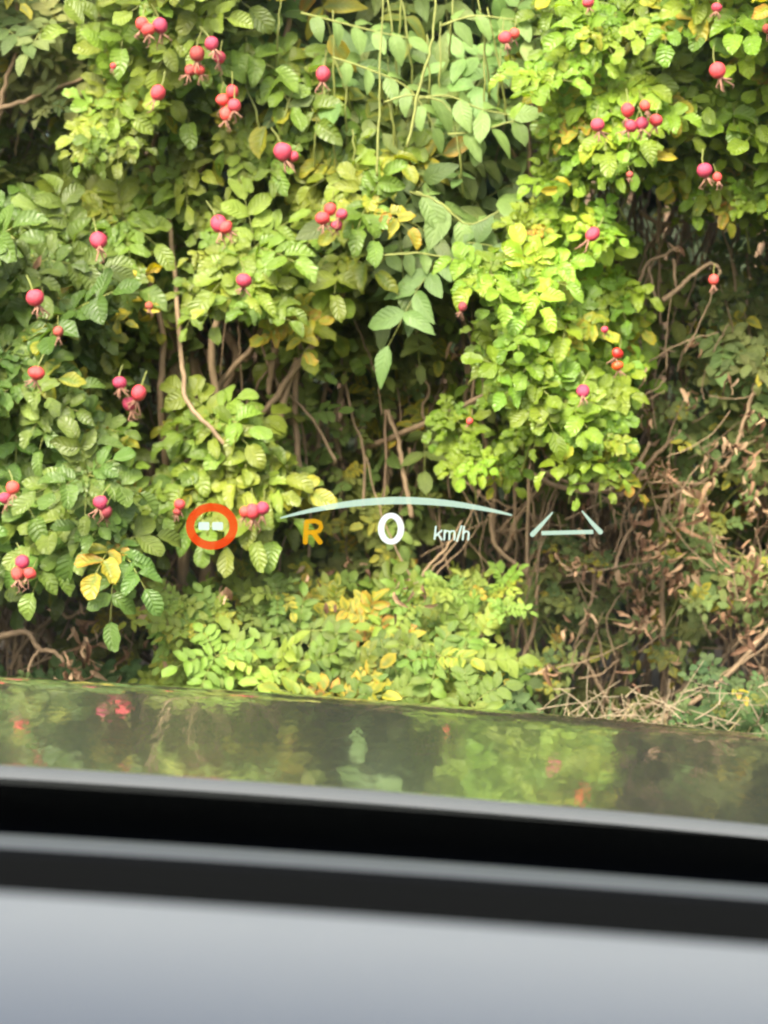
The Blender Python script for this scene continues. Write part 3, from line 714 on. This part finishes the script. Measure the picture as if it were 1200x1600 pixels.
# ------------------------------------------------ head-up display: the car's virtual image floats above the bonnet
YH = 1.80
def glow(name, col, s, tr=.25):
    m, t, p = newmat(name); t.nodes.remove(p)
    e = N(t, 'ShaderNodeEmission'); e.inputs[0].default_value = (*col, 1); e.inputs[1].default_value = s
    x = N(t, 'ShaderNodeBsdfTransparent'); ms = N(t, 'ShaderNodeMixShader'); ms.inputs[0].default_value = 1 - tr
    t.links.new(x.outputs[0], ms.inputs[1]); t.links.new(e.outputs[0], ms.inputs[2]); t.links.new(ms.outputs[0], t.nodes['Material Output'].inputs[0])
    return m
M['h_red'] = glow('red_display_light', (1, .085, .01), .29, .08)
M['h_amber'] = glow('amber_display_light', (1, .50, .01), .27, .12)
M['h_white'] = glow('white_display_light', (1, 1, .97), .36, .05)
M['h_text'] = glow('pale_mint_display_light', (.82, 1, .86), .33, .1)
M['h_mint'] = glow('mint_display_light', (.74, .97, .78), .31, .2)
hud = empty('head_up_display', P(615, 820, YH)); tag(hud, 'glowing head-up display of speed, gear and symbols floating over the bonnet', 'display')
def ribbon(pts, ws, closed=False, dy=0, capn=4):
    """flat stroke through picture points with rounded ends"""
    V = []; F = []; n = len(pts)
    if not closed and capn:      # rounded ends
        def cap(p, q, w):
            d = (Vector(p) - Vector(q)).normalized(); out = []
            for k in range(capn, 0, -1):
                a = math.pi / 2 * k / (capn + .5); out.append((Vector(p) + d * (w / 2 * math.sin(a)), w * math.cos(a)))
            return out
        c0 = cap(pts[0], pts[1], ws[0]); c1 = cap(pts[-1], pts[-2], ws[-1])
        pts = [tuple(c[0]) for c in c0] + list(pts) + [tuple(c[0]) for c in reversed(c1)]
        ws = [c[1] for c in c0] + list(ws) + [c[1] for c in reversed(c1)]
        n = len(pts)
    for i in range(n):
        a = pts[(i - 1) % n] if closed else pts[max(i - 1, 0)]; b = pts[(i + 1) % n] if closed else pts[min(i + 1, n - 1)]
        d = Vector((b[0] - a[0], b[1] - a[1])).normalized(); q = Vector((-d.y, d.x)) * ws[i] / 2
        for sg in (-1, 1): V.append(P(pts[i][0] + sg * q.x, pts[i][1] + sg * q.y, YH + dy))
    m = n if closed else n - 1
    for i in range(m):
        k = (i + 1) % n; F.append((2 * i, 2 * i + 1, 2 * k + 1, 2 * k))
    return V, F
def glyph(name, mat, strokes, parent=None):
    V = []; F = []
    for s in strokes:
        v, f = ribbon(*s[:2], **(s[2] if len(s) > 2 else {})); b = len(V); V += v; F += [tuple(b + q for q in ff) for ff in f]
    me = mesh(name, V, F); o = bpy.data.objects.new(name, me); COL.objects.link(o); me.materials.append(mat)
    par = parent or hud; o.parent = par
    o.matrix_parent_inverse = Matrix.Translation(-hud.location)
    return o
def ell(cx, cy, rx, ry, n=48, a0=0, a1=360): return [(cx + rx * math.cos(R(a0 + (a1 - a0) * i / n)), cy + ry * math.sin(R(a0 + (a1 - a0) * i / n))) for i in range(n if a1 - a0 == 360 else n + 1)]
ring = glyph('warning_ring', M['h_red'], [(ell(331, 822.5, 34, 30), [13] * 48, dict(closed=True))])
for cx in (318.5, 340):
    o = glyph('bar', M['h_text'], [([(cx - 8.5, 822), (cx - 7, 822), (cx + 7, 822), (cx + 8.5, 822)], [9.5, 12.5, 12.5, 9.5], dict(capn=0))])
    o.name = 'bar'
glyph('gear_letter', M['h_amber'], [([(479, 816), (477, 847)], [8, 8]),
      ([(480, 815), (492, 814), (500, 817), (502, 823), (499, 829), (491, 832), (480, 832)], [7] * 7, dict(dy=.002)), ([(489, 832), (500, 847)], [8, 8], dict(dy=.004))])
glyph('speed_digit', M['h_white'], [(ell(611, 826, 15.5, 20.5), [8.5 + 1.5 * abs(math.cos(R(i * 7.5))) for i in range(48)], dict(closed=True))])
w3 = 3.1
def st(pts, dy=0, w=w3): return (pts, [w] * len(pts), dict(dy=dy))
km = [st([(681, 823), (679, 842)]), st([(690, 829), (681, 837)], .001), st([(684, 834), (690, 843)], .002),
      st([(695, 829), (694, 843)]), st([(695, 832), (698, 829.5), (701.5, 830), (702.5, 833), (702, 843)], .001), st([(703, 832), (706, 829.5), (709.5, 830), (710.5, 833), (710, 843)], .002),
      st([(721, 822), (714, 845)]), st([(725, 823), (723, 843)]), st([(724.5, 833), (728, 830), (731.5, 831), (732.5, 834), (731.5, 843)], .001)]
glyph('unit_text', M['h_text'], km)
arc = []; ws = []
for i in range(41):
    t_ = i / 40; x = 438 + 362 * t_; u = (x - 622) / 182
    arc.append((x, 782 + 24 * abs(u) ** 2.0 + 3 * (u < 0) * (-u))); ws.append(2 + 9.5 * max(0, 1 - abs(u) ** 1.8) ** .8)
glyph('power_arc', M['h_mint'], [(arc, ws, dict(capn=0))])
glyph('lane_line', M['h_mint'], [([(832, 835), (847, 819), (863, 801)], [8, 6, 2.5])])
glyph('lane_line', M['h_mint'], [([(938, 831), (924, 816), (910, 799)], [8, 6, 2.5])])
glyph('base_line', M['h_mint'], [([(846, 833), (927, 831)], [6.5, 6.5], dict(capn=0))])
